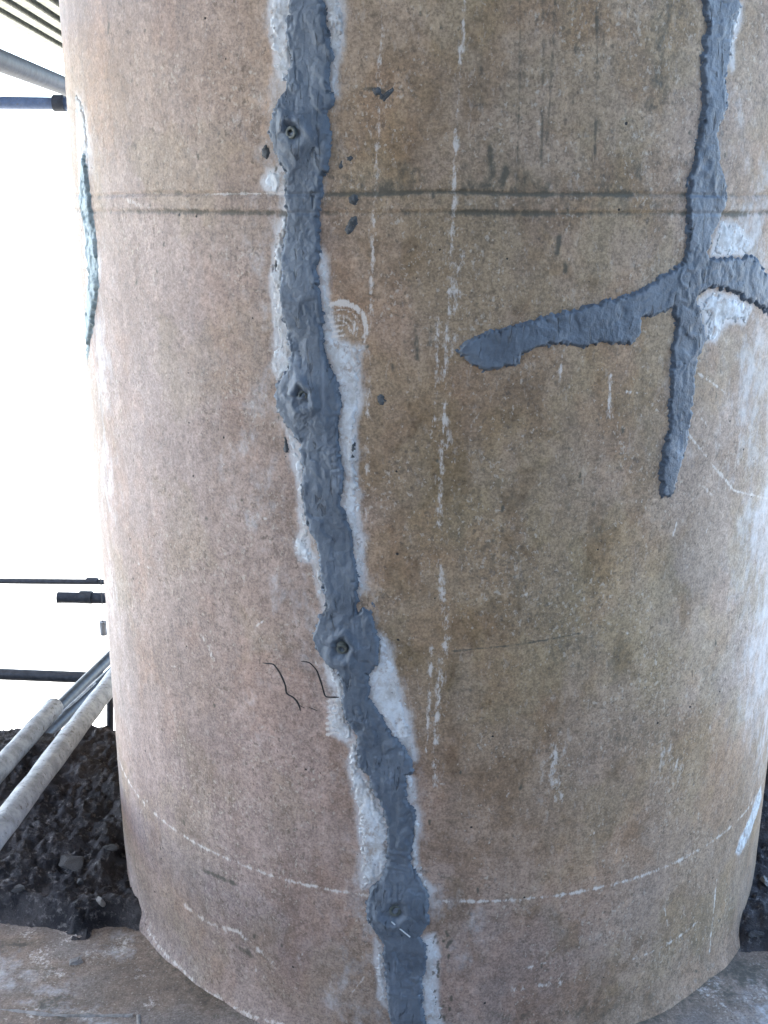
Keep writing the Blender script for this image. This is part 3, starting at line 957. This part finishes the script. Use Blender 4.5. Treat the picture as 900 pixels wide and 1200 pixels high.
# ------------------------------------------------------------------ stones
def rock(px, py, z, size, mat, label, flat=.6, seed=0, cat='stone'):
    import bmesh
    bm = bmesh.new()
    bmesh.ops.create_icosphere(bm, subdivisions=3, radius=1)
    rs = random.Random(seed)
    planes = [(Vector((rs.gauss(0, 1), rs.gauss(0, 1), rs.gauss(0, 1))).normalized(), rs.uniform(.32, .8)) for _ in range(11)]
    for v in bm.verts:
        for n, d in planes:
            k = v.co.dot(n)
            if k > d: v.co -= n * (k - d)
        v.co += Vector((rs.uniform(-1, 1), rs.uniform(-1, 1), rs.uniform(-1, 1))) * .05
    me = bpy.data.meshes.new('stone'); bm.to_mesh(me); bm.free()
    me.materials.append(mat)
    d = ray(px, py)
    if z != 0:                        # come down onto the soil
        for tt in np.arange(1.2, 2.6, .004):
            p = CAM + d * tt
            z = float(soil_z(np.array([p[0]]), np.array([p[1]]))[0][0])
            if p[2] < z: break
    else:
        p = on_z(px, py, z)
    o = bpy.data.objects.new('stone', me)
    COL.objects.link(o)
    o.location = (p[0], p[1], z)
    s = size * .00118 * 1.35
    o.scale = (s, s * .8, s * flat)
    o.rotation_euler = (rs.uniform(-.3, .3), rs.uniform(-.3, .3), rs.uniform(0, 6))
    tag(o, label, cat, 'loose stones and lumps in the soil')


rock(117, 1058, .055, 9, M_PALEROCK, 'small pale stone at the foot of the dark soil bank, left of the pier', .8, 1)
rock(95, 1036, .075, 7, M_ROCK, 'small dusty stone just above the flat slabby clod', .7, 2)
rock(84, 1010, .095, 26, M_ROCK, 'broad flat clod with a light upper edge, middle of the soil bank', .22, 13, 'clod')
rock(130, 996, .10, 12, M_ROCK, 'dusty clod touching the left side of the pier', .6, 4, 'clod')
rock(103, 925, .15, 7, M_ROCK, 'little stone high on the soil bank near the leaning tubes', .6, 5)
rock(24, 1044, .07, 13, M_ROCK, 'rough clod at the left edge of the photo, low on the soil', .5, 6, 'clod')
rock(87, 1128, 0, 13, M_PALEROCK, 'pale mortar lump lying on the footing below the soil standing in for the dark gap', .35, 7, 'mortar lump')
rock(886, 1095, .03, 14, M_ROCK, 'grey stone at the bottom right where soil meets the footing', .6, 8)
rock(897, 1035, .09, 12, M_PALEROCK, 'pale stone at the right edge of the photo beside the pier', .6, 9)

# ------------------------------------------------------------------ scaffold tubes around the pier
def long(p, q, a, b):
    """extend the segment p-q by a before p and b after q (metres)"""
    t = (q - p) / np.linalg.norm(q - p)
    return p - t * a, q + t * b


def xline(x0, x1, y0, y1, fwd, ext0=2.5, ext1=3.):
    """a level tube crossing behind the pier at world depth fwd"""
    r0, r1 = ray(x0, y0), ray(x1, y1)
    p = CAM + r0 * (fwd / r0[1]); q = CAM + r1 * (fwd / r1[1])
    return long(p, q, ext0, ext1)


def coupler(parent, p, r, axis, mat=M_STEEL):
    axis = np.array(axis, float) / np.linalg.norm(axis)
    c = tube('coupler', np.array(p) - axis * .022, np.array(p) + axis * .022, r * 1.32, mat, parent, 16, rings=4)
    return c


p, q = xline(0, 70, 120.5, 121.5, 4.2, 1.5, 3.2)
t = tube('scaffold_tube', p, q, .0235, M_BLUE)
tag(t, 'pale blue level scaffold tube under the sloping dark one, top left', 'scaffold tube', 'scaffold tubes')
coupler(t, xline(70, 71, 121, 121, 4.2, 0, 0)[0], .0235, q - p)

a = at(0, 71, 2.75); b_ = at(71, 99, 3.32)
b_[2] = a[2] + (b_[2] - a[2])
p, q = long(a, b_, 1.2, .95)
t = tube('scaffold_tube', p, q, .0255, M_STEEL)
tag(t, 'thick dark blue grey tube sloping down to the pier, top left', 'scaffold tube', 'scaffold tubes')

p, q = xline(0, 118, 681, 682, 3.9, 1.5, 2.6)
t = tube('scaffold_rail', p, q, .0115, M_BLACKTUBE)
tag(t, 'thin dark level rail halfway up the bright gap', 'rail', 'scaffold tubes')
coupler(t, xline(108, 109, 681, 681, 3.9, 0, 0)[0], .0115, q - p, M_BLACKTUBE)

p, q = xline(68, 121, 700, 701, 3.6, 0, .35)
t = tube('tube_stub', p, q, .021, M_STEEL)
tag(t, 'short dark tube end just below the thin rail', 'tube', 'scaffold tubes')
coupler(t, xline(101, 102, 700, 700, 3.6, 0, 0)[0], .019, q - p, M_BLACKTUBE)

p, q = xline(0, 126, 790, 795, 3.3, 1.5, 2.2)
t = tube('scaffold_tube', p, q, .0205, M_BLACKTUBE)
tag(t, 'black level scaffold tube above the soil bank', 'scaffold tube', 'scaffold tubes')

# dark raking braces
p, q = long(at(56, 842, 3.15), at(126, 773, 3.55), .25, .5)
t = tube('raking_brace', p, q, .021, M_BLACKTUBE)
tag(t, 'dark raking brace crossing behind the black level tube', 'brace', 'raking braces')
p, q = long(at(84, 833, 3.02), at(112, 806, 3.15), .2, .35)
t = tube('raking_brace', p, q, .018, M_BLACKTUBE)
tag(t, 'short dark brace between the black tube and the leaning pale tube', 'brace', 'raking braces')
p, q = long(at(70, 838, 2.98), at(107, 804, 3.10), .1, .02)
t = tube('brace_rod', p, q, .0042, M_GALV, inner=False)
tag(t, 'thin pale rod lying along the short dark brace', 'rod', 'raking braces')
p, q = at(129, 905, 2.62), at(129, 806, 2.62)
t = tube('iron_peg', p, q, .009, M_BLACKTUBE)
tag(t, 'small dark iron peg in the soil beside the pier', 'peg')

# pale tubes leaning over the soil
p, q = long(at(0, 972, 1.85), at(128, 803, 2.55), .9, .5)
t = tube('leaning_tube', p, q, .0245, M_GALV, rings=40, rough=.0035)
tag(t, 'long mortar crusted pale tube leaning over the soil towards the pier', 'tube', 'pale tubes')
p, q = long(at(0, 900, 2.15), at(64, 828, 2.42), .9, 0)
t = tube('leaning_tube', p, q, .0225, M_GALV, rings=40, rough=.003)
tag(t, 'shorter mortar crusted pale tube with its open end in view', 'tube', 'pale tubes')

# slack cables across the bright gap
for y0, y1, dist, lab in ((625, 626, 7.5, 'upper thin pale cable across the bright gap'), (706.5, 706, 7.0, 'lower thin pale cable across the bright gap')):
    p, q = xline(0, 118, y0, y1, dist, 3, 4)
    t = tube('cable', p, q, .0045, M_WIRE, inner=False)
    tag(t, lab, 'cable', 'cables')

# clamp hanging beside the pier
h = empty('hanging_clamp', at(121, 735, 3.0).tolist())
tag(h, 'small grey clamp hanging close to the left side of the pier', 'clamp')
c0 = at(121, 735, 3.0)
o = tube('clamp_body', c0 + [0, 0, -.024], c0 + [0, 0, .018], .011, M_GALV, None, 12)
o.parent = h; o.matrix_parent_inverse = h.matrix_basis.inverted()
o = tube('hanger_wire', c0 + [0, 0, .0], c0 + [0.004, 0, .16], .0015, M_BLACKTUBE, None, 6, inner=False)
o.parent = h; o.matrix_parent_inverse = h.matrix_basis.inverted()

# ------------------------------------------------------------------ bridge deck overhead
HB0 = EYE + 3.5                # underside of the girders
deck = empty('bridge_deck', (0, 0, HB0))
tag(deck, 'bridge deck of parallel weathered girders seen overhead, top left corner', 'bridge deck')
ROT = -0.092                   # the bridge runs slightly left of the line of sight
slab = box('deck_slab', (-6.72, -34, .34), (2.98, 60, .62), M_DECKDK, deck, .02)
gm = None
for k in range(24):
    x = -6.76 + k * .42
    if gm is None:
        import bmesh
        bm = bmesh.new()
        prof = [(-.11, 0), (.11, 0), (.11, .03), (.02, .05), (.02, .29), (.11, .31), (.11, .338), (-.11, .338), (-.11, .31), (-.02, .29), (-.02, .05), (-.11, .03)]
        v0 = [bm.verts.new((a, -34, b)) for a, b in prof]
        v1 = [bm.verts.new((a, 60, b)) for a, b in prof]
        n = len(prof)
        for i in range(n): bm.faces.new((v0[i], v0[(i + 1) % n], v1[(i + 1) % n], v1[i]))
        bm.faces.new(v0[::-1]); bm.faces.new(v1)
        bmesh.ops.recalc_face_normals(bm, faces=bm.faces[:])
        gm = bpy.data.meshes.new('girder'); bm.to_mesh(gm); bm.free()
        gm.materials.append(M_DECK)
    g = bpy.data.objects.new('girder', gm)
    g.location = (x, 0, 0)
    COL.objects.link(g); g.parent = deck
deck.rotation_euler = (0, 0, -ROT)
box('pier_cap', (-5.6, -.8, 4.28), (2.4, .8, HB0 - .004), M_FOOT, pier, .03)
